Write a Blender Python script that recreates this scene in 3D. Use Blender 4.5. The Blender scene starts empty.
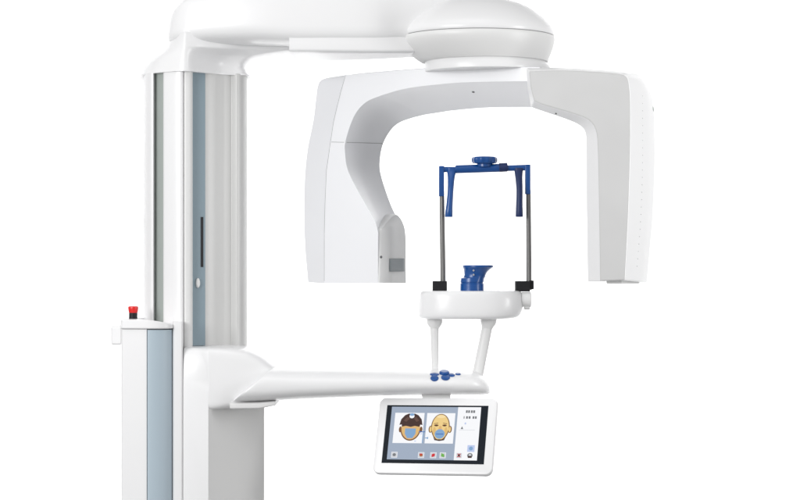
import bpy, bmesh, math, random
from mathutils import Vector, Matrix
from mathutils.bvhtree import BVHTree
random.seed(3)
S = bpy.context.scene
COL = S.collection
R = math.radians
PI = math.pi

# ------------------------------------------------------------------ camera geometry
CAMY, CAMZ, HZ = -6.0, 1.45, 265.0
K = 0.003 / 6.0                    # metres per photo pixel per metre of distance
def W(px, py, Y):                  # photo pixel at world depth Y -> world point
    d = Y - CAMY
    return Vector(((px - 400) * K * d, Y, CAMZ - (py - HZ) * K * d))
def X(px, Y): return (px - 400) * K * (Y - CAMY)
def Z(py, Y): return CAMZ - (py - HZ) * K * (Y - CAMY)
# turned frame of the rotating arm: u to the right and nearer, w away from camera
ANG = R(25)
U = Vector((math.cos(ANG), -math.sin(ANG), 0)); Wv = Vector((math.sin(ANG), math.cos(ANG), 0))
PIV = Vector((X(480, 0), 0, 0))
def A(px, py, v):                  # pixel on the plane parallel to the arm, v behind its axis
    d = Vector(((px - 400) * K, 1, -(py - HZ) * K))
    c = Vector((0, CAMY, CAMZ))
    t = (v + (PIV - c).dot(Wv)) / d.dot(Wv)
    return c + d * t

# ------------------------------------------------------------------ materials
def srgb(r, g, b):
    f = lambda c: (c / 12.92 if c <= .04045 else ((c + .055) / 1.055) ** 2.4)
    return (f(r / 255), f(g / 255), f(b / 255), 1)
def mat(name, col, rough=.4, metal=0, bump=.0, scale=300, coat=0, var=.0, spec=.5, aniso=None):
    m = bpy.data.materials.new(name); m.use_nodes = True
    n = m.node_tree; b = n.nodes['Principled BSDF']
    if len(col) == 3: col = (*col, 1)
    b.inputs['Base Color'].default_value = col
    b.inputs['Roughness'].default_value = rough; b.inputs['Metallic'].default_value = metal
    b.inputs['Specular IOR Level'].default_value = spec
    b.inputs['Coat Weight'].default_value = coat; b.inputs['Coat Roughness'].default_value = .12
    tc = n.nodes.new('ShaderNodeTexCoord')
    mp = n.nodes.new('ShaderNodeMapping'); n.links.new(tc.outputs['Object'], mp.inputs[0])
    if aniso: mp.inputs['Scale'].default_value = aniso
    if var:
        nz = n.nodes.new('ShaderNodeTexNoise'); nz.inputs['Scale'].default_value = 9; nz.inputs['Detail'].default_value = 5
        n.links.new(mp.outputs[0], nz.inputs['Vector'])
        mr = n.nodes.new('ShaderNodeMapRange'); mr.inputs['To Min'].default_value = rough - var; mr.inputs['To Max'].default_value = rough + var
        n.links.new(nz.outputs[0], mr.inputs[0]); n.links.new(mr.outputs[0], b.inputs['Roughness'])
    if bump:
        nz = n.nodes.new('ShaderNodeTexNoise'); nz.inputs['Scale'].default_value = scale; nz.inputs['Detail'].default_value = 3
        n.links.new(mp.outputs[0], nz.inputs['Vector'])
        bp = n.nodes.new('ShaderNodeBump'); bp.inputs['Strength'].default_value = bump; bp.inputs['Distance'].default_value = .0006
        n.links.new(nz.outputs[0], bp.inputs['Height']); n.links.new(bp.outputs[0], b.inputs['Normal'])
    return m
def emit(name, col, st=.9):
    m = bpy.data.materials.new(name); m.use_nodes = True
    b = m.node_tree.nodes['Principled BSDF']
    b.inputs['Base Color'].default_value = (.01, .01, .01, 1); b.inputs['Roughness'].default_value = .3
    b.inputs['Specular IOR Level'].default_value = .1
    b.inputs['Emission Color'].default_value = col; b.inputs['Emission Strength'].default_value = st
    return m
WHITE = mat('white_paint', (.83, .83, .835), .33, bump=.12, scale=420, coat=.15, var=.05)
COOL = mat('cool_white_plastic', (.785, .79, .812), .36, bump=.12, scale=420, coat=.12, var=.05)
MATTE = mat('satin_white_plastic', (.76, .76, .755), .42, bump=.15, scale=350, var=.06)
SHADEDWHITE = mat('shaded_white_plastic', (.56, .56, .558), .42, bump=.15, scale=350, var=.06)  # white shell darkened: shade of the tube head's front face put into the colour
ALU = mat('satin_aluminium_paint', (.56, .56, .552), .42, metal=.1, bump=.1, scale=200, var=.06, aniso=(1, 1, .05))
GROOVE = mat('grey_groove', srgb(164, 171, 167), .5, bump=.1)
BLUEGREY = mat('blue_grey_panel', srgb(174, 189, 199), .4, bump=.15, scale=300, var=.05)
STRIP = mat('blue_grey_strip', srgb(136, 154, 164), .42, spec=.3, var=.05)
BLUE = mat('blue_plastic', srgb(14, 76, 146), .3, bump=.12, scale=350, coat=.2, var=.06)
DKBLUE = mat('dark_blue_rubber', srgb(24, 44, 92), .45, bump=.1)
STEEL = mat('dark_steel', (.19, .187, .183), .42, metal=.5, bump=.05, scale=150, aniso=(1, 1, .05), var=.05)
BLACK = mat('black_plastic', (.014, .014, .016), .45, spec=.25, bump=.1)
RED = mat('red_button_plastic', srgb(222, 30, 26), .35, coat=.2)
SEAM = mat('seam_shadow_gap', (.33, .33, .335), .7)
DARKSEAM = mat('rubber_gasket', (.12, .12, .12), .7)
LABEL = mat('grey_label', srgb(150, 156, 160), .5)
DOT = mat('dark_screw', (.10, .10, .11), .4, metal=.5)
FAINT = mat('light_grey_marking', (.52, .52, .53), .5)
CHROME = mat('bright_metal', (.72, .72, .73), .35, metal=1)
BACK = mat('white_paper', (.9, .9, .9), .9, bump=.05, scale=60, spec=.1)

# ------------------------------------------------------------------ object helpers
WL = {}                                    # world location of every object
def link(name, me, parent=None):
    o = bpy.data.objects.new(name, me); COL.objects.link(o)
    if me is not None and len(me.vertices):
        lo = Vector([min(v.co[i] for v in me.vertices) for i in range(3)]); hi = Vector([max(v.co[i] for v in me.vertices) for i in range(3)])
        c = (lo + hi) / 2
        me.transform(Matrix.Translation(-c)); WL[o.name] = c
    else: c = Vector((0, 0, 0)); WL[o.name] = c
    if parent: o.parent = parent; o.location = c - WL[parent.name]
    else: o.location = c
    return o
def finish(name, bm, m, parent=None, bevel=0, seg=3, ang=35, smooth=40, label=None, flat=False):
    bmesh.ops.remove_doubles(bm, verts=bm.verts, dist=1e-6)
    bmesh.ops.dissolve_degenerate(bm, edges=bm.edges, dist=1e-7)
    if not flat: bmesh.ops.recalc_face_normals(bm, faces=bm.faces)
    me = bpy.data.meshes.new(name); bm.to_mesh(me); bm.free()
    for mm in (m if isinstance(m, (list, tuple)) else [m]): me.materials.append(mm)
    me.shade_smooth(); me.set_sharp_from_angle(angle=R(smooth))
    o = link(name, me, parent)
    if bevel:
        md = o.modifiers.new('bevel', 'BEVEL'); md.width = bevel; md.segments = seg; md.limit_method = 'ANGLE'; md.angle_limit = R(ang)
        md.harden_normals = True; md.use_clamp_overlap = True
    if label: o['label'] = label
    return o
def loft(bm, loops, cap=True, closed=True, mi=0):
    vs = [[bm.verts.new(p) for p in L] for L in loops]
    n = len(loops[0]); fs = []
    for i in range(len(vs) - 1):
        for j in range(n if closed else n - 1):
            k = (j + 1) % n
            try: fs.append(bm.faces.new((vs[i][j], vs[i][k], vs[i + 1][k], vs[i + 1][j])))
            except ValueError: pass
    if cap:
        fs.append(bm.faces.new(list(reversed(vs[0])))); fs.append(bm.faces.new(vs[-1]))
    for f in fs: f.material_index = mi
    return vs
def crom(P, n):                            # Catmull-Rom through tuples
    out = []
    for i in range(len(P) - 1):
        p0 = P[max(i - 1, 0)]; p1 = P[i]; p2 = P[i + 1]; p3 = P[min(i + 2, len(P) - 1)]
        for k in range(n):
            t = k / n
            out.append(tuple(.5 * (2 * b + (c - a) * t + (2 * a - 5 * b + 4 * c - d) * t * t + (3 * b - a - 3 * c + d) * t ** 3) for a, b, c, d in zip(p0, p1, p2, p3)))
    out.append(tuple(P[-1])); return out
def sup(c, s, p):
    return math.copysign(abs(c) ** (2 / p), c) * s
def disc(cx, cy, z, rx, ry, n=64, p=2.0):
    return [Vector((cx + sup(math.cos(2 * PI * i / n), rx, p), cy + sup(math.sin(2 * PI * i / n), ry, p), z)) for i in range(n)]
def stack(bm, rows, n=64, p=2.0, mi=0):    # rows: (cx, cy, z, rx, ry)
    return loft(bm, [disc(*r, n=n, p=p) for r in rows], mi=mi)
def tube(bm, a, b, r0, r1=None, n=20, mi=0):
    a, b = Vector(a), Vector(b); r1 = r0 if r1 is None else r1
    q = (b - a).to_track_quat('Z', 'Y')
    ring = lambda c, r: [c + q @ Vector((r * math.cos(2 * PI * i / n), r * math.sin(2 * PI * i / n), 0)) for i in range(n)]
    loft(bm, [ring(a, r0), ring(b, r1)], mi=mi)
def path(bm, pts, r, n=8, mi=0):
    loops = []
    for i, p in enumerate(pts):
        t = (Vector(pts[min(i + 1, len(pts) - 1)]) - Vector(pts[max(i - 1, 0)])).normalized()
        q = t.to_track_quat('Z', 'Y'); rr = r[i] if isinstance(r, list) else r
        loops.append([Vector(p) + q @ Vector((rr * math.cos(2 * PI * k / n), rr * math.sin(2 * PI * k / n), 0)) for k in range(n)])
    loft(bm, loops, mi=mi)
def box(bm, lo, hi, mi=0):
    x0, y0, z0 = lo; x1, y1, z1 = hi
    loft(bm, [[Vector((x0, y0, z)), Vector((x1, y0, z)), Vector((x1, y1, z)), Vector((x0, y1, z))] for z in (z0, z1)], mi=mi)
def prism(bm, plan, z0, z1, mi=0):         # plan: world (x, y) points
    loft(bm, [[Vector((x, y, z)) for x, y in plan] for z in (z0, z1)], mi=mi)
def bvh(o):
    me = o.data; c = WL[o.name]
    return BVHTree.FromPolygons([v.co + c for v in me.vertices], [list(p.vertices) for p in me.polygons])
def hit(o_bvh, px, py):
    c = Vector((0, CAMY, CAMZ)); d = Vector(((px - 400) * K, 1, -(py - HZ) * K)).normalized()
    p, nrm, i, _ = o_bvh.ray_cast(c, d)
    if p is None: return None, None
    if nrm.dot(d) > 0: nrm = -nrm
    return p, nrm
def stud(bm, p, nrm, r, h, ry=None, n=16, sink=.002, top=.8, mi=0):
    q = nrm.to_track_quat('Z', 'Y'); ry = ry or r
    ring = lambda z, s: [p + q @ Vector((r * s * math.cos(2 * PI * i / n), ry * s * math.sin(2 * PI * i / n), z)) for i in range(n)]
    loft(bm, [ring(-sink, 1), ring(h * .6, 1), ring(h, top)], mi=mi)

# ------------------------------------------------------------------ the thing
root = bpy.data.objects.new('dental_x_ray_machine', None); COL.objects.link(root)
root.location = (X(195, .1), .1, 0); WL[root.name] = Vector(root.location)
root['label'] = 'white dental panoramic x-ray machine with blue head supports, touch screen and red stop button'
root['category'] = 'x-ray machine'

# ---------------- telescopic column: aluminium profile with grooves
def pl(px, Y): return (X(px, Y), Y)
zt, zb = Z(74.9, .1), .02
def zc(py, Y=-.03): return Z(py, Y)
bm = bmesh.new()
# inner core (behind the grooves)
prism(bm, [pl(149, .12), pl(160, .075), pl(186, .0), pl(203, .035), pl(240, .12), pl(236, .27), pl(160, .27)], zb, zt)
column = finish('telescopic_column', bm, MATTE, root)
bm = bmesh.new()   # rounded white side profile left of the groove
prism(bm, [pl(155, .03), pl(153.5, .005), pl(151, .008), pl(148, .028), pl(145, .06), pl(143.2, .10), pl(143, .15), pl(145, .22), pl(152, .285), pl(165, .29), pl(165, .2), pl(155, .12)], zb, zt)
finish('side_profile', bm, WHITE, column, .003, 2)
bm = bmesh.new()
prism(bm, [pl(154, .030), pl(164.5, -.004), pl(164.5, .05), pl(154, .08)], zb, zt)
finish('side_groove', bm, GROOVE, column)
bm = bmesh.new()   # white corner profile
prism(bm, [pl(163.2, .02), pl(163.4, -.018), pl(165, -.026), pl(172, -.043), pl(178, -.053), pl(181, -.054), pl(182.8, -.05), pl(183.6, -.043), pl(183.8, -.0), pl(175, .02)], zb, zt)
finish('corner_profile', bm, WHITE, column, .002, 2)
bm = bmesh.new()   # light grey lip beside the strip
prism(bm, [pl(183.4, -.01), pl(183.4, -.040), pl(184.4, -.0455), pl(186, -.046), pl(189, -.043), pl(191.5, -.036), pl(192.6, -.028), pl(192.8, .01)], zb, zt)
finish('edge_profile', bm, MATTE, column, .0015, 2)
bm = bmesh.new()
prism(bm, [pl(192.2, -.012), pl(205.5, .012), pl(205.5, .03), pl(192.2, .02)], Z(346, -.03), zt)
strip = finish('guide_strip', bm, STRIP, column, label='blue-grey strip with a black slot')
bm = bmesh.new()   # concave grey front cover with rounded right edge
prism(bm, [pl(204.4, .03), pl(204.4, .0105), pl(206, .0125), pl(210, .019), pl(216, .034), pl(223, .052), pl(229, .066), pl(231.5, .068), pl(234, .062), pl(237, .058), pl(240.5, .064), pl(244, .082), pl(246.4, .112), pl(247.3, .15), pl(246.5, .2), pl(243, .26), pl(236, .29), pl(225, .29), pl(225, .2), pl(215, .10)], zb, zt)
finish('front_cover', bm, ALU, column, .002, 2, smooth=50)
B = bvh(strip)
bm = bmesh.new()
pts = [hit(B, x, y)[0] for x, y in ((200.8, 217), (203.2, 217), (203.2, 267), (200.8, 267))]
off = Vector((.3, -1, 0)).normalized() * .0015
loft(bm, [[p + off for p in pts], [p - off for p in pts]])
finish('slot', bm, BLACK, strip)
bm = bmesh.new()
p, nn = hit(B, 197.5, 283); stud(bm, p, nn, .006, .008, .015, n=20)
finish('latch', bm, MATTE, strip, .001)

# ---------------- top shoulder (bracket under the overhead arm)
def plan_shoulder(ext, grow, zpy, h):
    # plan loop; ext pushes the right side out under the arm, grow pulls the left side in
    base = crom([(140.5, .13), (142, .09), (147, .045), (155, .0), (168, -.04), (178, -.062), (185, -.068), (191, -.055), (198, -.03), (207, .0), (222, .045), (236, .062), (244, .07), (248.6, .10), (249.6, .15), (247, .22), (236, .3), (190, .31), (155, .3), (142, .22), (140.5, .13)], 3)[:-1]
    out = []
    for px, Y in base:
        if px < 186: q = px + grow * (186 - px)
        else:
            f = (px - 186) / 63; q = px + ext * f ** 1.15 * (1 if Y < .2 else max(.3, 1 - (Y - .2) * 6)); Y = Y - .03 * ext / 50 * f
        out.append(Vector((X(q, Y), Y, Z(zpy, .1))))
    return out
bm = bmesh.new()
rows = [(1, -.01, 76.2), (1, -.01, 74.8), (-1, .0, 74), (-3, .04, 70.5), (-4, .09, 66), (0, .16, 61), (9, .26, 57.5), (24, .35, 55), (40, .41, 53), (49, .45, 51.2), (51, .56, 44), (51, .65, 38)]
rows = [rows[0], rows[1]] + crom(rows[2:], 3)
loft(bm, [plan_shoulder(e, g, zp, 0) for e, g, zp in rows])
shoulder = finish('shoulder_bracket', bm, WHITE, root, 0, smooth=35)
B = bvh(shoulder)
bm = bmesh.new(); p, nn = hit(B, 293, 46)
if p is not None: stud(bm, p, nn, .006, .004)
finish('screw', bm, CHROME, shoulder) if len(bm.verts) else None

# ---------------- overhead arm
def xsec(bm, secs, n=48, mi=0, fb=0):
    # sections (xbot, xtop, pybot, pytop, Y, halfdepth, p): lofted along x
    loops = []
    for xb, xt, pb, ptop, Y, hd, pp in secs:
        L = []
        for i in range(n):
            a = 2 * PI * i / n
            dy = sup(math.cos(a), hd, pp); s = sup(math.sin(a), .5, pp) + .5
            yb = Y - hd * fb
            L.append(Vector((X(xb + (xt - xb) * s, Y), Y + dy, Z(pb, yb) + (Z(ptop, yb) - Z(pb, yb)) * s)))
        loops.append(L)
    loft(bm, loops, mi=mi)
bm = bmesh.new()
sec = [(170, 171, 40.2, 30, .12, .03, 4), (170.3, 172.5, 40.8, 22, .12, .075, 4), (171.5, 175.5, 41.2, 12, .12, .11, 4), (176, 182, 41.6, 3, .12, .145, 4.4), (190, 194, 41.8, -6, .11, .17, 5),
       (220, 220, 41.8, -14, .10, .178, 5), (260, 260, 41.8, -18, .08, .175, 4.6), (300, 300, 42.2, -20, .06, .160, 5.5), (340, 340, 42, -20, .045, .148, 5.5), (375, 375, 41.4, -18, .025, .125, 5.5), (400, 400, 40.8, -16, .012, .1, 5.5), (425, 425, 40.2, -14, 0, .085, 5), (470, 470, 39, -10, 0, .08, 5)]
xsec(bm, crom(sec, 3), fb=.94)
overhead = finish('overhead_arm', bm, WHITE, root, smooth=60)
bm = bmesh.new()
xsec(bm, crom([(292, 292, 52.2, 32, .065, .148, 10), (315, 315, 52.2, 32, .055, .142, 10), (340, 340, 52.3, 32, .045, .134, 10), (375, 375, 52.4, 32, .025, .112, 10), (400, 400, 52.5, 32, .012, .09, 10), (414, 414, 52.5, 32, .006, .08, 10)], 3), fb=.98)
finish('lower_beam', bm, WHITE, overhead, smooth=50)

# ---------------- rotation hub (dome)
def hubrows(L):
    out = []
    for cpx, py, r in L:
        out.append((X(cpx, 0), 0, Z(py, 0), r * .003, r * .003))
    return out
bm = bmesh.new()
rows = crom([(478, 36.5, 75.6), (478, 34.6, 76.2), (478, 31, 75.6), (478, 26, 72.5), (478, 18, 64.5), (478, 9, 52), (478, 3, 38), (478, -1, 20), (478, -2, 4)], 3)
stack(bm, hubrows(rows), n=96)
hub = finish('rotation_hub', bm, WHITE, root, smooth=50)
bm = bmesh.new(); stack(bm, hubrows([(478, 38.8, 74.6), (478, 35.5, 74.6)]), n=96)
finish('hub_gasket', bm, SEAM, hub, smooth=50)
bm = bmesh.new()
rows = crom([(478, 37.2, 75.4), (478, 38.2, 76.4), (478, 42, 76.4), (479, 48, 74), (481, 55, 69.5), (483, 60, 65.5), (485, 62.5, 63)], 3)
stack(bm, hubrows(rows), n=96)
finish('lower_bowl', bm, MATTE, hub, .002, 2, smooth=45)
bm = bmesh.new(); stack(bm, hubrows([(485, 61.5, 60), (486, 64, 61.5), (487, 67.5, 63), (487, 73, 63)]), n=96)
finish('bearing_ring', bm, WHITE, hub, .003, 2, smooth=35)

# ---------------- rotating C-arm : sensor side and arch, swept section
T = .1
rows = [  # FO, SO, FI, BI  (photo pixels)
 ((324, 283.5), (308, 282.3), (378, 283), (405, 281.5)),
 ((324, 255), (305.5, 255), (378, 255), (405, 255)),
 ((324, 232), (304.3, 232), (378, 232), (403, 228)),
 ((324.6, 220), (304, 218), (374.5, 219.5), (396.5, 217)),
 ((325, 203), (304, 203), (365, 203), (389, 200)),
 ((326, 172), (305, 172), (348.5, 172), (380.5, 173)),
 ((329, 152), (307.2, 152), (345, 152), (380.3, 157)),
 ((331, 142), (309, 141), (345.6, 141), (383.5, 143)),
 ((334, 122), (313.5, 119), (351.5, 122), (391, 130)),
 ((338, 105), (315.8, 99), (358, 110), (399, 123)),
 ((342, 89), (318, 85), (367, 101.5), (409, 119)),
 ((346, 76), (323, 79), (380, 96), (420, 116)),
 ((350, 75), (338, 76), (386, 94), (427, 114.5)),
 ((365, 73.4), (362, 73), (400, 90), (437, 113)),
 ((390, 71.2), (390, 70.6), (420, 86.5), (450, 111)),
 ((425, 68.5), (425, 68), (455, 83), (475, 108.5)),
 ((465, 67.3), (465, 66.8), (482, 82), (495, 107.5)),
 ((500, 67), (500, 66.5), (510, 81.5), (515, 107.3)),
 ((540, 67.2), (540, 66.7), (540, 81.3), (540, 107.3))]
flat = [tuple(c for p in r for c in p) for r in rows]
fine = crom(flat[:3], 3)[:-1] + crom(flat[2:], 4)
bm = bmesh.new(); loops = []
seamA = []; seamH = []
for r in fine:
    FO, SO, FI, BI = r[0:2], r[2:4], r[4:6], r[6:8]
    top = min(1, max(0, (FO[0] - 330) / 60))
    bo = (SO[0] + 20 + 6 * top, HZ + (SO[1] - HZ) * .965)
    L = [A(*SO, -.045 if top < .5 else -.088), A(*FO, -T)]
    fi = A(*FI, -T); bi = A(*BI, T)
    L += [L[1].lerp(fi, .02), fi.lerp(L[1], .03), fi]
    pull = (L[1] - fi) * .06
    for t in (.25, .5, .75):                       # gently hollowed inner wall
        L.append(fi.lerp(bi, t) + (Wv * -.0 + pull) * math.sin(PI * t))
    L += [bi, A(*bo, T)]
    loops.append(L); seamA.append(L[1])
loft(bm, loops)
carm = finish('rotating_arm', bm, COOL, root, .006, 3, ang=32, smooth=40, label='arched arm with the rounded sensor housing')
carm_bvh = bvh(carm)
def seam(name, pixels, o_bvh, parent, r=.0009, m=SEAM):
    pts = []
    for px, py in pixels:
        p, nn = hit(o_bvh, px, py)
        if p is not None: pts.append(p)
    bm = bmesh.new(); path(bm, pts, r, 6); return finish(name, bm, m, parent)
dense = lambda P, n=6: [(a[0] + (b[0] - a[0]) * k / n, a[1] + (b[1] - a[1]) * k / n) for a, b in zip(P, P[1:]) for k in range(n)] + [P[-1]]
seam('panel_seam', dense([(345, 77.5), (341, 91), (337, 107), (333.5, 122), (330.5, 142), (326.5, 170), (325, 203), (324.3, 232), (324.3, 281)]), carm_bvh, carm, .0006)
seam('panel_seam', dense([(331.5, 142), (344, 142.3), (382.5, 143.5)], 14), carm_bvh, carm, .0008)
# sensor nose: rounded piece standing proud of the inner wall
bm = bmesh.new()
u0 = (A(379.0, 250, -T) - PIV).dot(U)
def nray(px, py, u):               # where the sight line meets the plane of the inner wall
    d = Vector(((px - 400) * K, 1, -(py - HZ) * K)); c = Vector((0, CAMY, CAMZ))
    return c + d * ((u + (PIV - c).dot(U)) / d.dot(U))
nose = [(379.2, 283), (379.2, 230)] + crom([(379.6, 228), (382, 225), (386, 220.6), (389, 217.2), (392, 214.8), (395, 214.2), (398, 216.3), (401.5, 222), (404, 230), (405, 241)], 3) + [(405.3, 283)]
rec = lambda py: -.022 * min(1, max(0, (236 - py) / 22)) ** 1.3
front = [nray(px, py, u0 + rec(py)) for px, py in nose]
cen = sum(front, Vector()) / len(front)
L2 = [[p - U * .05 + Wv * (.004 * (1 if (p - cen).dot(Wv) < 0 else -1)) for p in front], [p - U * .006 for p in front], front, [cen.lerp(p, .93) + U * .0055 for p in front]]
for k in (0, -1): L2[3][k].z = front[k].z
loft(bm, L2)
nose_o = finish('sensor_cover', bm, MATTE, carm, smooth=50, label='grey rounded cover with a small label')
B = bvh(nose_o)
bm = bmesh.new(); p, nn = hit(B, 381, 257); stud(bm, p, nn, .0042, .002)
finish('screw', bm, DOT, nose_o)
bm = bmesh.new()
g = [[hit(B, x, y) for x in [389 + 14.8 * i / 8 for i in range(9)]] for y in (258.5, 262.5, 267, 271.5)]
if all(h[0] is not None for r_ in g for h in r_):
    vs = [[bm.verts.new(h[0] + h[1] * .0015) for h in r_] for r_ in g]
    for i in range(3):
        for j in range(8): bm.faces.new((vs[i][j], vs[i][j + 1], vs[i + 1][j + 1], vs[i + 1][j]))
    o = finish('label_plate', bm, LABEL, nose_o); o.modifiers.new('thick', 'SOLIDIFY').thickness = .001
else: print('label miss'); bm.free()
bm = bmesh.new(); p, nn = hit(carm_bvh, 473.3, 92); stud(bm, p, nn, .004, .002)
finish('screw', bm, DOT, carm)

# ---------------- tube head (right)
corner = {0, 11, 12, 20}
tri = [((529, 71), (526, 67.2), None), ((560, 70.2), (560, 67.7), None), ((595, 71.6), (595, 69.6), (612, 70.5)), ((616, 73.4), (618, 71.8), (630, 72.4)),
 ((626, 76.5), (627.5, 74.8), (643, 77.2)), ((629.2, 86), (630.2, 85), (651, 90)), ((630.3, 105), (631.3, 105), (654.2, 110)), ((630.3, 145), (631.3, 145), (655.3, 145)),
 ((629.4, 182), (630.4, 182), (654.6, 185)), ((628, 220), (629, 220), (652.6, 222)), ((626.5, 250), (627.5, 250), (650, 252)), ((625, 280.3), (626, 280.3), (647.2, 282.8)),
 ((600, 281.3), (587.4, 281.6), None), ((598.8, 200), (586.2, 200), None), ((597.6, 148), (586, 148), None), ((595.6, 130), (584.6, 131.5), None),
 ((588.5, 120), (578, 124.5), None), ((574, 114), (565, 118.8), None), ((552, 107.5), (546, 112.4), None), ((541, 104.2), (536, 109.0), None), ((534, 101), (530.8, 107.2), None), ((530.6, 88), (527.4, 88), None)]
full = []
for f0, f1, f2 in tri:
    if f2 is None: f2 = (f1[0] + 25, HZ + (f1[1] - HZ) * .968)
    full.append((*f0, *f1, *f2))
full.append(full[0]); runs = []; start = 0; idx = [0, 11, 12, 20, 22]
pts6 = []
for a, b in zip(idx, idx[1:]): pts6 += crom(full[a:b + 1], 3)[:-1]
bm = bmesh.new()
l0 = [A(q[0], q[1], -.125) for q in pts6]; l1 = [A(q[2], q[3], -.095) for q in pts6]; l2 = [A(q[4], q[5], .085) for q in pts6]
# outer edge: keep the front edge square, slight crown on the outer wall
for i, q in enumerate(pts6):
    if q[2] - q[0] < 2 and q[0] > 620: l1[i] = A(q[2], q[3], -.118)
lm = [a.lerp(b, .55) + (U * .011 if pts6[i][0] > 600 and pts6[i][3] > 72 and pts6[i][2] > 615 else Vector()) for i, (a, b) in enumerate(zip(l1, l2))]
loft(bm, [l0, l1, lm, l2])
bm.faces.ensure_lookup_table(); bm.normal_update()
bmesh.ops.recalc_face_normals(bm, faces=bm.faces)
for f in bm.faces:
    if f.normal.dot(Wv) > -.97: f.material_index = 1  # chamfer and outer wall stay white; only the front carries the painted shade
tube_head = finish('x_ray_tube_head', bm, [SHADEDWHITE, WHITE], carm, .006, 4, ang=28, smooth=34, label='square tube housing on the right end of the arm')
B = bvh(tube_head)
bm = bmesh.new()
for py in [96 + 7.4 * i for i in range(24)]:
    p, nn = hit(B, 642.5 - (max(0, py - 150) / 130) ** 2 * 7, py)
    if p is not None: stud(bm, p, nn, .0013, .0012, n=8)
finish('marking_dots', bm, FAINT, tube_head)
bm = bmesh.new(); p, nn = hit(B, 653.2, 109)
if p is not None: stud(bm, p, nn, .005, .0015, .007); finish('side_button', bm, GROOVE, tube_head)
bm = bmesh.new(); p, nn = hit(B, 556, 113.5)
if p is not None: stud(bm, p, nn, .0028, .0015); finish('screw', bm, DOT, tube_head)
bm = bmesh.new()
q = [A(606, 279, -.09), A(622, 279, -.09), A(640, 279, .04), A(624, 279, .04)]
loft(bm, [q, [Vector((*(p.xy), Z(283.7, p.y))) for p in q]])
finish('beam_window', bm, MATTE, tube_head, .003, 2)

# ---------------- stationary column with lid, panel, bracket, stop button
zl = Z(329, -.15)
bm = bmesh.new()
prism(bm, [pl(121.2, -0.080), pl(121.2, -0.155), pl(122.5, -0.163), pl(146.6, -0.170), pl(147, -0.169), pl(147, -0.155), pl(172.5, -0.110), pl(172.5, 0.060), pl(150, 0.080), pl(124, 0.080)], .0, zl)
stat = finish('stationary_column', bm, WHITE, root, .002, 2)
bm = bmesh.new()
prism(bm, [pl(147.4, -0.145), pl(147.4, -0.172), pl(152, -0.174), pl(160, -0.170), pl(167, -0.158), pl(171.5, -0.140), pl(173.2, -0.118), pl(173.2, -0.040), pl(160, -0.070)], .005, zl - .002)
finish('front_panel', bm, BLUEGREY, stat, smooth=50, label='blue-grey vertical front panel')
bm = bmesh.new()
prism(bm, [pl(172.6, -.05), pl(172.6, -.135), pl(174, -.142), pl(181.5, -.142), pl(182.8, -.135), pl(182.8, -.03)], .004, Z(322, -.12))
finish('inner_profile', bm, WHITE, stat, .002, 2)
bm = bmesh.new()
pts = [pl(120.4, -0.080), pl(120.4, -0.158), pl(122, -0.170), pl(147, -0.178), pl(154, -0.180), pl(161, -0.177), pl(168, -0.165), pl(172.6, -0.146), pl(174.2, -0.118), pl(174.2, 0.060), pl(150, 0.080), pl(122, 0.080)]
zz = lambda x, Y, f: zl + .002 + f * (.026 - .016 * min(1, max(0, (x - X(153, Y)) / .06)))
loft(bm, [[Vector((x, Y, zl + .001)) for x, Y in pts], [Vector((x, Y, zz(x, Y, 1))) for x, Y in pts]])
lid = finish('lid', bm, WHITE, stat, .004, 3)
bm = bmesh.new()
prism(bm, [pl(111, -0.070), pl(121.5, -0.080), pl(121.5, 0.020), pl(111, 0.020)], Z(346, -.15), Z(327, -.15))
finish('side_bracket', bm, WHITE, stat, .006, 3)
zl2 = zl + .027
bm = bmesh.new(); cx, cy = X(133.2, -.07), -.07
stack(bm, [(cx, cy, zl2 - .002, .0125, .0125), (cx, cy, zl2 + .019, .0125, .0125), (cx, cy, zl2 + .02, .011, .011)], n=32)
stop = finish('emergency_stop', bm, BLACK, stat, .001, 2)
bm = bmesh.new()
stack(bm, [(cx, cy, zl2 + .018, .012, .012), (cx, cy, zl2 + .021, .0138, .0138), (cx, cy, zl2 + .033, .0152, .0152), (cx, cy, zl2 + .037, .0145, .0145), (cx, cy, zl2 + .0385, .011, .011)], n=32)
finish('red_button', bm, RED, stop)

# ---------------- carriage on the column and patient support arm
bm = bmesh.new()
prism(bm, [pl(183.6, -.03), pl(183.6, -.130), pl(208.35, -.1368), pl(216, -.106), pl(235, -.045), pl(255, .03), pl(264, .075), pl(264.5, .1), pl(255, .2), pl(200, .2), pl(183.5, .0)], .12, Z(405, -.1))
carr = finish('carriage', bm, MATTE, root, .001, 2, ang=25, smooth=30)
bm = bmesh.new()
sec = [(188.2, 188.2, 700, 347.2, .02, .150, 14), (188.8, 188.8, 700, 346, .02, .156, 14), (190.2, 190.2, 700, 345.6, .02, .158, 14), (213.3, 213.3, 700, 345.6, .02, .158, 14), (213.4, 213.4, 407, 345.6, .02, .158, 14)]
sec += crom([(214.5, 214.5, 406.8, 345.6, .02, .158, 13), (228, 233, 406, 345.8, .02, .158, 9), (238, 248, 404.8, 347.6, .02, .155, 7), (244, 260, 403.6, 352, .02, .15, 6), (250, 271, 402.5, 359.5, .02, .144, 5), (256, 281, 402, 366.5, .02, .135, 4), (275, 290, 401, 371, .02, .12, 3)], 3)
xsec(bm, sec)
finish('shoulder_block', bm, WHITE, carr, smooth=40)
bm = bmesh.new()
xsec(bm, [(234, 234, 406.4, 399, .0, .146, 6), (262, 262, 406, 399, .0, .143, 6), (278, 278, 403, 398, .0, .13, 6)])
finish('lower_plate', bm, MATTE, carr, .002, 2, smooth=45)
bm = bmesh.new()
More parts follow.
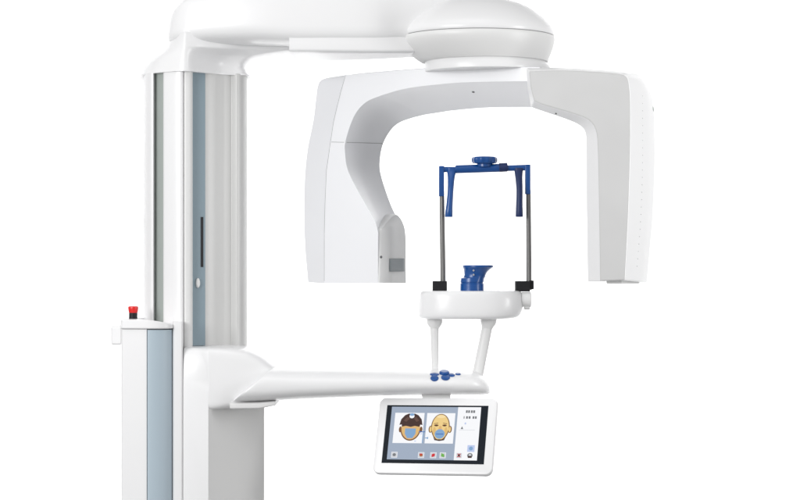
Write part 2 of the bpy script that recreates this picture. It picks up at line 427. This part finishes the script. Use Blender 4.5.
sec = [(232.5, 273, 400.0, 368.5, -.02, .132, 3.2), (233, 274.5, 401.2, 367, -.02, .148, 3), (236, 276.5, 401.8, 366, -.02, .154, 2.8), (262, 290, 400.8, 366.3, -.02, .150, 2.7), (300, 318, 398.6, 367.2, -.02, .142, 2.5), (345, 352, 396.8, 367.8, -.02, .135, 2.4), (390, 392, 395.4, 368, -.02, .135, 2.3), (425, 425, 394.8, 368.5, -.02, .14, 2.2), (452, 450, 394.6, 369, -.02, .14, 2.2), (470, 467, 394.6, 369.6, -.02, .13, 2.3), (481, 476, 394.4, 371.5, -.02, .115, 2.3), (487, 482, 393.8, 375, -.02, .095, 2.3), (489.6, 486.3, 392.6, 380, -.02, .07, 2.3), (490.4, 489.2, 391, 385, -.02, .035, 2.3)]
xsec(bm, crom(sec, 4), n=64)
parm = finish('patient_support_arm', bm, WHITE, root, smooth=50)
pb = bvh(parm)
bm = bmesh.new()
for px, py, rx, ry, h in ((434.5, 374.6, .0135, .006, .003), (434.5, 378.2, .0135, .006, .005)):
    p, nn = hit(pb, px, py); stud(bm, p, nn, rx, h, .011, n=24)
    break
finish('control_button', bm, BLUE, parm)
for px, py, r_, h in ((434.5, 378.3, .012, .003), (444.3, 373.6, .015, .008), (445.5, 377.6, .013, .003), (451.5, 375.4, .010, .003), (458, 374.3, .008, .003)):
    bm = bmesh.new(); p, nn = hit(pb, px, py)
    if p is None: print('miss', px, py); bm.free(); continue
    stud(bm, p, nn, r_, h, r_ * 1.1, n=24); finish('control_button', bm, BLUE, parm, .0008, 2)

# posts
for a, b, c, d, Ya in (((434.5, 318), (435, 374), 4.6, 3.2, .0), ((489, 318), (477, 378), 5.2, 5.6, -.02)):
    bm = bmesh.new()
    p0, p1 = W(*a, Ya), W(*b, Ya)
    path(bm, [p0 + (p0 - p1) * .15, p0, p0.lerp(p1, .3), p0.lerp(p1, .65), p1, p1 + (p1 - p0) * .06], [c * .003] * 2 + [(c * .7 + d * .3) * .003, (c * .35 + d * .65) * .003, d * .003, d * .003 * 1.05], n=24)
    post = finish('support_post', bm, MATTE, parm, smooth=50)
    bm = bmesh.new()
    ax = (p0 - p1).normalized()
    s0 = p0 + ax * .012; s1 = p0 - ax * .014; s2 = p0 - ax * .030
    rr = 8.0 * .003
    path(bm, [s0, s1, s1 - ax * .008, s2], [rr, rr * .98, rr * .82, c * .003 * 1.05], n=28)
    finish('collar', bm, MATTE, post, .001, 2, smooth=40)

# ---------------- chin support plate
bm = bmesh.new()
def chin(py, s, cxp=471.0, hw=52.0, hd=.105):
    c = X(cxp, 0); n = 72; L = []
    for i in range(n):
        a = 2 * PI * i / n
        x = sup(math.cos(a), hw * .003 * s, 2.5); y = sup(math.sin(a), hd * s, 2.3)
        if y > 0: y *= 1 - .25 * math.exp(-(x / .06) ** 2)          # bean: hollow at the back
        L.append(Vector((c + x, y, Z(py, 0))))
    return L
rows = crom([(318.6, .80, 466), (318.2, .88, 467), (316, .965, 468.5), (311, .995, 470), (303, 1.0, 471), (296, .99, 471), (292.5, .965, 471), (291, .93, 471), (290.6, .85, 471)], 3)
loft(bm, [chin(a, b, c) for a, b, c in rows])
chinp = finish('chin_support', bm, WHITE, root, smooth=50)
bm = bmesh.new()      # side knob
tube(bm, W(521, 299.5, -.02), W(531, 299.5, -.02), .022, .023, n=28); tube(bm, W(524, 307, -.02), W(530, 307, -.02), .008, .008)
finish('side_knob', bm, MATTE, chinp, .003, 2)
# chin cup
bm = bmesh.new()
def cuprows(L): return [(X(c, -.01), -.01, Z(py, -.01), rx * .003, ry * .003) for c, py, rx, ry in L]
stack(bm, cuprows([(472, 291, 11.8, 11.8), (472, 283.8, 11.8, 11.8), (472, 283.2, 11.2, 11.2), (472, 282.3, 11.2, 11.2), (472, 281.8, 11.8, 11.8), (472.6, 278.2, 11.7, 11.7), (474.2, 277.4, 10.9, 10.9), (475, 275, 10.7, 10.7), (475.6, 272, 11.6, 11.4), (476.8, 269.6, 13, 12.6), (477.7, 268, 14.6, 14), (478, 267.2, 15.3, 15), (478, 265.6, 15.4, 15), (478, 265.1, 14.9, 14.5), (478, 265.3, 12.8, 12.4), (477.5, 268, 8, 8)]), n=40)
finish('chin_cup', bm, BLUE, chinp, smooth=35)
bm = bmesh.new()
for px, py in ((473.5, 270.5), (473.5, 274.8)):
    stud(bm, W(px, py, -.045), Vector((0, -1, .1)).normalized(), .0032, .003, n=12, sink=.012)
finish('cup_rivet', bm, CHROME, chinp)
# clamps, rods, temple frame
Yr = 0.0
for xa, xb, xr, pyt in ((432.5, 446.8, 443.2, 168), (515, 529.5, 529.0, 168)):
    bm = bmesh.new(); lo = W(xa, 291.5, Yr - .03); hi = W(xb, 280.8, Yr + .03)
    box(bm, (X(xa, Yr), Yr - .028, Z(291.5, Yr)), (X(xb, Yr), Yr + .028, Z(281, Yr)))
    if xa > 500: box(bm, (X(xb - .5, Yr), Yr - .018, Z(289.3, Yr)), (X(533.5, Yr), Yr + .018, Z(280.4, Yr)))
    cl = finish('rod_clamp', bm, BLACK, chinp, .002, 2)
    bm = bmesh.new(); x = X(xr, Yr); xt_ = X(xr - (1.4 if xr < 500 else .6), Yr)
    tube(bm, (x, Yr, Z(290, Yr)), (xt_, Yr, Z(190, Yr)), .0082, .0072, n=24)
    finish('support_rod', bm, STEEL, chinp, smooth=50)
bm = bmesh.new()
path(bm, [W(*q, Yr) for q in ((441.5, 169.5), (455, 169.6), (456, 169.3), (503, 167.8), (504, 168.3), (528, 167.6))], [.0085, .0085, .0125, .0125, .009, .009], n=24)
tframe = finish('temple_frame', bm, BLUE, chinp, .001, 2, smooth=45)
for xa, pya, pyb in ((441.4, 166, 196.4), (527.6, 164.6, 194.3)):
    bm = bmesh.new(); x0, x1 = xa - 2.7, xa + 2.7
    box(bm, (X(x0, Yr), Yr - .011, Z(pyb, Yr)), (X(x1, Yr), Yr + .011, Z(pya, Yr)))
    finish('rod_sleeve', bm, BLUE, tframe, .0025, 3)
bm = bmesh.new()
tube(bm, W(499, 167.6, Yr - .004), W(507.5, 167.2, Yr - .004), .0135, .0135, n=24)
finish('frame_joint', bm, DKBLUE, tframe, .002, 2)
# knob on top
bm = bmesh.new(); kx = X(484.5, Yr)
rows = [(kx, Yr, Z(167, Yr), .022, .022), (kx, Yr, Z(164, Yr), .022, .022), (kx, Yr, Z(163.3, Yr), .034, .034), (kx, Yr, Z(161.5, Yr), .0375, .0375), (kx, Yr, Z(158.5, Yr), .0375, .0375), (kx, Yr, Z(157, Yr), .034, .034), (kx, Yr, Z(156.6, Yr), .025, .025)]
kn = []
for r_ in rows:
    L = []
    for i in range(80):
        a = 2 * PI * i / 80; s = 1 + (.035 * math.cos(10 * a) if r_[3] > .03 else 0)
        L.append(Vector((kx + r_[3] * s * math.cos(a), Yr + r_[4] * s * math.sin(a), r_[2])))
    kn.append(L)
loft(bm, kn); finish('adjusting_knob', bm, BLUE, tframe, .001, 2, smooth=50)
# temple pads
def pad(pts, m):
    bm = bmesh.new(); loops = []
    for cxp, py, hw, hd, yo in crom(pts, 4):
        c = W(cxp, py, Yr + yo); n = 24
        loops.append([c + Vector((sup(math.cos(2 * PI * i / n), hw * .003, 3), sup(math.sin(2 * PI * i / n), hd, 3), 0)) for i in range(n)])
    loft(bm, loops); return finish('temple_pad', bm, m, tframe, .001, 2, smooth=45)
pad([(452, 168, 5, .011, 0), (451.6, 172, 4.6, .014, 0), (451.2, 178, 3.6, .018, -.005), (450.6, 190, 3.1, .022, -.012), (449.6, 204, 3.3, .023, -.016), (449.0, 212, 3.8, .022, -.018), (448.8, 216.6, 3.9, .02, -.018), (448.8, 217, 3.3, .017, -.018)], BLUE)
pad([(519, 168, 5, .011, 0), (518.6, 172, 4.2, .014, 0), (518.8, 178, 3.6, .018, -.005), (519.4, 190, 3.2, .022, -.012), (519.2, 204, 3.3, .023, -.016), (519.2, 212, 3.6, .022, -.018), (519.2, 216.4, 3.7, .02, -.018), (519.2, 216.9, 3.1, .017, -.018)], DKBLUE)

# ---------------- touch screen on the arm
psi, phi = R(15), R(24)
sr = Vector((math.cos(psi), -math.sin(psi), 0)); back = Vector((math.sin(psi), math.cos(psi), 0))
su = back * math.sin(phi) + Vector((0, 0, 1)) * math.cos(phi); sn = sr.cross(su) * -1     # sn points away from viewer
if sn.y < 0: sn = -sn
roll = R(.7); sr, su = sr * math.cos(roll) + su * math.sin(roll), su * math.cos(roll) - sr * math.sin(roll)
SC = W(434.9, 435.4, -.17)
SW, SH = .1785, .1178
def sp(a, b, d=0): return SC + sr * a + su * b - sn * d      # d = towards the viewer
def rrect(hw, hh, r, d, n=8):
    L = []
    for cx, cy, a0 in ((hw - r, hh - r, 0), (-hw + r, hh - r, 90), (-hw + r, -hh + r, 180), (hw - r, -hh + r, 270)):
        for i in range(n + 1):
            a = R(a0 + 90 * i / n); L.append(sp(cx + r * math.cos(a), cy + r * math.sin(a), d))
    return L
bm = bmesh.new()
loft(bm, [rrect(SW - .012, SH - .012, .012, -.030), rrect(SW - .003, SH - .003, .018, -.024), rrect(SW, SH, .02, -.016), rrect(SW, SH, .02, -.006), rrect(SW - .002, SH - .002, .019, -.0015), rrect(SW - .006, SH - .006, .017, 0)])
tab = finish('touch_screen', bm, WHITE, parm, smooth=40)
bm = bmesh.new(); p0 = W(436, 391, -.06)
q0 = sp(.0, SH - .03, -.028)
loft(bm, [[p0 + Vector((dx, dy, 0)) for dx, dy in ((-.042, -.03), (.042, -.03), (.042, .03), (-.042, .03))], [Vector((p0.x + dx, p0.y - .02 + dy, Z(396.5, -.08))) for dx, dy in ((-.042, -.03), (.042, -.03), (.042, .03), (-.042, .03))], [q0 + Vector((dx, dy, -.02)) for dx, dy in ((-.03, -.01), (.03, -.01), (.03, .02), (-.03, .02))]])
finish('screen_mount', bm, MATTE, parm, .003, 2)
# display glass (black) and picture
HW, HH = .1525, .0895
oy = .003
bm = bmesh.new()
loft(bm, [[sp(a, b + oy, d) for a, b in ((-HW, -HH), (HW, -HH), (HW, HH), (-HW, HH))] for d in (-.004, .0008)])
GLASS = mat('black_glass', (.010, .014, .020), .3, spec=.12)
finish('display_glass', bm, GLASS, tab)
PM = {}
def pm(name, r, g, b):
    if name not in PM: PM[name] = (len(PM), emit('screen_' + name, srgb(r, g, b), 1.0))
    return PM[name][0]
bm = bmesh.new()
LAY = .0004
# picture coordinates: pixel x,y of the photo screen area mapped on the panel: sx 0..100, sy 0..56 (down)
PX0, PX1, PY0, PY1 = -.1375, .1315, .0845, -.0785
def pp(x, y, lay): return sp(PX0 + (PX1 - PX0) * x / 100, oy + PY0 + (PY1 - PY0) * y / 60, .0012 + LAY * lay)
def poly(P, lay, mi):
    f = bm.faces.new([bm.verts.new(pp(x, y, lay)) for x, y in P]); f.material_index = mi
    f.normal_update()
    if f.normal.dot(sn) > 0: f.normal_flip()
def rect(x0, y0, x1, y1, lay, mi): poly([(x0, y0), (x1, y0), (x1, y1), (x0, y1)], lay, mi)
def ell(cx, cy, rx, ry, lay, mi, a0=0, a1=360, n=28): poly([(cx + rx * math.cos(R(a0 + (a1 - a0) * i / n)), cy + ry * math.sin(R(a0 + (a1 - a0) * i / n))) for i in range(n if a1 - a0 == 360 else n + 1)], lay, mi)
bg = pm('slate', 160, 173, 192); wh = pm('white', 246, 247, 250); hair = pm('hair', 68, 46, 42); skin = pm('skin', 222, 178, 120); skn2 = pm('bald', 238, 206, 138); shd = pm('shade', 222, 184, 116)
outl = pm('outline', 120, 82, 48); msk = pm('mask', 128, 166, 206); gry = pm('grey', 120, 122, 126); lgt = pm('light', 205, 208, 214); red = pm('red', 206, 52, 60); grn = pm('green', 110, 176, 80); brn = pm('brown', 176, 96, 52); lbl = pm('paleblue', 188, 202, 236); blu = pm('blue', 74, 116, 184)
rect(0, 0, 100, 60, 0, bg)
rect(74.5, 0, 100, 60, 1, wh)
rect(4.5, 7, 37.5, 41.5, 1, wh); rect(40.5, 7, 72, 41.5, 1, wh)
# left icon: head seen from behind with dark cap of hair
ell(11.9, 26, 1.6, 3.4, 1.5, outl); ell(35.2, 26, 1.6, 3.4, 1.5, outl); ell(23.5, 24, 11.6, 14.8, 2, outl, 0, 180)
ell(23.5, 24, 10.4, 13.4, 3, skin, 0, 180); rect(13.1, 20.5, 33.9, 24.2, 3, skin); ell(15.8, 27, 1.4, 4.6, 3.5, shd); ell(31.2, 27, 1.4, 4.6, 3.5, shd); poly([(15, 16), (19, 11.6), (22, 13.5), (18, 17.5)], 5, pm('hairlight', 96, 70, 62)); poly([(26, 13.5), (28.5, 11.6), (32.4, 16), (29.5, 17.5)], 5, pm('hairlight', 96, 70, 62))
poly([(10.5, 21), (12, 14.5), (16, 9.8), (20, 8), (27, 8), (31, 9.8), (35, 14.5), (36.5, 21), (34, 20.5), (33, 23), (28, 22), (23.5, 23.2), (18, 22), (13.5, 23), (13, 20.5)], 4, hair)
ell(23.8, 11, 2.8, 2.4, 5, wh); ell(23.8, 9.2, 2.6, 1.5, 6, msk)
poly([(17.5, 25), (29.5, 25), (29.5, 31), (26.5, 36), (20.5, 36), (17.5, 31)], 5, msk)
rect(33, 28.2, 40, 29.2, 6, blu); rect(37.6, 28.2, 38.4, 41.5, 6, msk)
rect(35, 30.5, 37, 31.5, 6, lbl); rect(29, 38.8, 31, 39.8, 6, lbl)
# right icon: bald face seen from the front
ell(45.8, 25.5, 2.2, 4, 2, outl); ell(67.4, 25.5, 2.2, 4, 2, outl); ell(46.1, 25.5, 1.4, 3.1, 3, skn2); ell(67.1, 25.5, 1.4, 3.1, 3, skn2)
poly([(56.6 + 10.4 * math.cos(t) * (1 if math.sin(t) < 0 else 1 - .13 * math.sin(t) ** 2), 22.6 + (14.6 if math.sin(t) < 0 else 16.2) * math.sin(t)) for t in [2 * PI * i / 40 for i in range(40)]], 3, outl)
poly([(56.6 + 9.4 * math.cos(t) * (1 if math.sin(t) < 0 else 1 - .13 * math.sin(t) ** 2), 22.6 + (13.8 if math.sin(t) < 0 else 15) * math.sin(t)) for t in [2 * PI * i / 40 for i in range(40)]], 4, skn2)
ell(50.2, 27.5, 1.6, 4.4, 4.5, shd); ell(63, 27.5, 1.6, 4.4, 4.5, shd); ell(56.6, 11.2, 5, 1.6, 4.5, pm('gloss', 246, 222, 168)); ell(52, 21.2, 2.5, 1.1, 5, outl); ell(61.2, 21.2, 2.5, 1.1, 5, outl); ell(52, 21.6, 1.1, .7, 6, hair); ell(61.2, 21.6, 1.1, .7, 6, hair)
poly([(49.3, 18.9), (54, 18.3), (54, 19), (49.3, 19.6)], 5, outl); poly([(59.2, 18.3), (63.9, 18.9), (63.9, 19.6), (59.2, 19)], 5, outl)
poly([(55.6, 22), (57.6, 22), (58.8, 26), (54.4, 26)], 5, skin)
ell(56.6, 31, 5.6, 5.4, 6, msk); rect(52.4, 30.6, 60.8, 31.7, 7, blu); poly([(49.5, 33.5), (52, 37), (61.2, 37), (63.7, 33.5), (62, 38), (56.6, 38.9), (51.2, 38)], 5, hair)
poly([(41.5, 35.5), (44, 34), (44, 37)], 3, msk); rect(40.5, 35, 43, 36, 3, msk)
# right hand read-out (soft grey strokes) and buttons
for x, w in ((83.5, 2.0), (86, 2.0), (89, 2.0), (91.5, 2.2)): rect(x, 3.6, x + w, 6.6, 2, gry)
for x, w in ((81.5, 1.0), (84.2, 2), (87, 2.2), (91.4, 2), (94, 2)): rect(x, 10.4, x + w, 13.2, 2, gry)
ell(84, 18.6, 1.0, 1.2, 2, lbl); poly([(79.2, 25), (80.7, 21.8), (82.2, 25)], 2, gry); rect(77.5, 25.8, 95, 26.2, 2, lgt)
rect(88.5, 43, 96.5, 50.6, 2, lbl); ell(92.5, 46.8, 2.2, 2.2, 3, msk)
for x, c in ((8, gry), (38, brn), (51.5, red), (62, grn)):
    rect(x - 3.4, 51.6, x + 3.4, 58, 2, wh); rect(x - 3.0, 52, x + 3.0, 57.6, 3, lgt)
    ell(x, 54.9, 1.9, 1.7, 4, c)
poly([(49.5, 56.6), (52, 52.8), (53.6, 53.6), (51, 57)], 5, red); poly([(60, 53), (61.4, 52.6), (64.2, 56.4), (63, 57.2)], 5, grn); rect(36.2, 53.2, 39.2, 54.4, 5, red)
rect(77, 52, 83, 57.6, 2, lgt); poly([(78, 53), (79.2, 52.6), (82, 56.4), (81, 57)], 4, red); poly([(81, 52.6), (82, 53.2), (79.2, 57), (78, 56.4)], 5, red); ell(80, 54.8, 1.2, 1.2, 6, hair)
ell(92, 54.6, 3, 2.7, 3, gry); ell(92, 54.0, 1.5, 1.1, 4, lgt); rect(89.8, 55.4, 94.2, 57.4, 4, hair)
finish('display_picture', bm, [v[1] for v in sorted(PM.values(), key=lambda t: t[0])], tab, flat=True)

# ------------------------------------------------------------------ setting: white paper sweep
bm = bmesh.new(); prof = [(1.3, .004), (2.2, .004)]
prof += [(2.2 + 1.5 * math.sin(R(a)), 1.504 - 1.5 * math.cos(R(a))) for a in range(6, 91, 6)] + [(3.7, 6.5)]
loft(bm, [[Vector((x, y, z)) for y, z in prof] for x in (-7, 7)], cap=False, closed=False)
bd = finish('backdrop', bm, BACK, None, smooth=60); bd['kind'] = 'structure'
bm = bmesh.new(); bm.faces.new([bm.verts.new(p) for p in ((-9, -12, 0), (9, -12, 0), (9, 6, 0), (-9, 6, 0))])
fl = finish('floor', bm, mat('grey_studio_floor', (.34, .34, .34), .7, bump=.1, scale=40, var=.1), None); fl['kind'] = 'structure'

# ------------------------------------------------------------------ light
w = bpy.data.worlds.new('World'); S.world = w; w.use_nodes = True
w.node_tree.nodes['Background'].inputs[0].default_value = (1, 1, 1, 1)
w.node_tree.nodes['Background'].inputs[1].default_value = .50
def area(name, loc, target, sx, sy, power, spread=180):
    l = bpy.data.lights.new(name, 'AREA'); l.shape = 'RECTANGLE'; l.size = sx; l.size_y = sy; l.energy = power; l.spread = R(spread)
    o = bpy.data.objects.new(name, l); COL.objects.link(o); o.location = loc
    o.rotation_euler = (Vector(target) - Vector(loc)).to_track_quat('-Z', 'Y').to_euler()
    return o
area('softbox', (-2.5, -2.7, 2.5), (-.2, 0, 1.6), 1.5, 1.9, 40)
area('top_softbox', (-.6, -1.6, 4.6), (0, 0, 1.5), 3.0, 2.0, 17)
area('front_softbox', (-3.6, -5.2, 2.3), (-.4, 0, 1.5), 2.2, 1.6, 110)
area('side_strip_light', (2.05, -1.1, 1.75), (.75, -.1, 1.7), .4, 1.3, 20)
area('backdrop_light', (-2.0, 1.3, 4.7), (-1.2, 3.7, 1.7), 3.6, .5, 64, 95)
area('backdrop_light', (2.0, 1.3, 4.7), (1.2, 3.7, 1.7), 3.6, .5, 64, 95)

# ------------------------------------------------------------------ camera
c = bpy.data.cameras.new('camera'); co = bpy.data.objects.new('camera', c); COL.objects.link(co)
co.location = (0, CAMY, CAMZ); co.rotation_euler = (R(90), 0, 0)
c.sensor_width = 36; c.lens = 36 / (800 * K); c.shift_y = (HZ - 250) / 800; c.clip_end = 100
S.camera = co
S.view_settings.view_transform = 'Standard'; S.view_settings.look = 'None'; S.view_settings.gamma = 1; S.view_settings.exposure = 0
S.render.engine = 'CYCLES'
S.cycles.max_bounces = 8
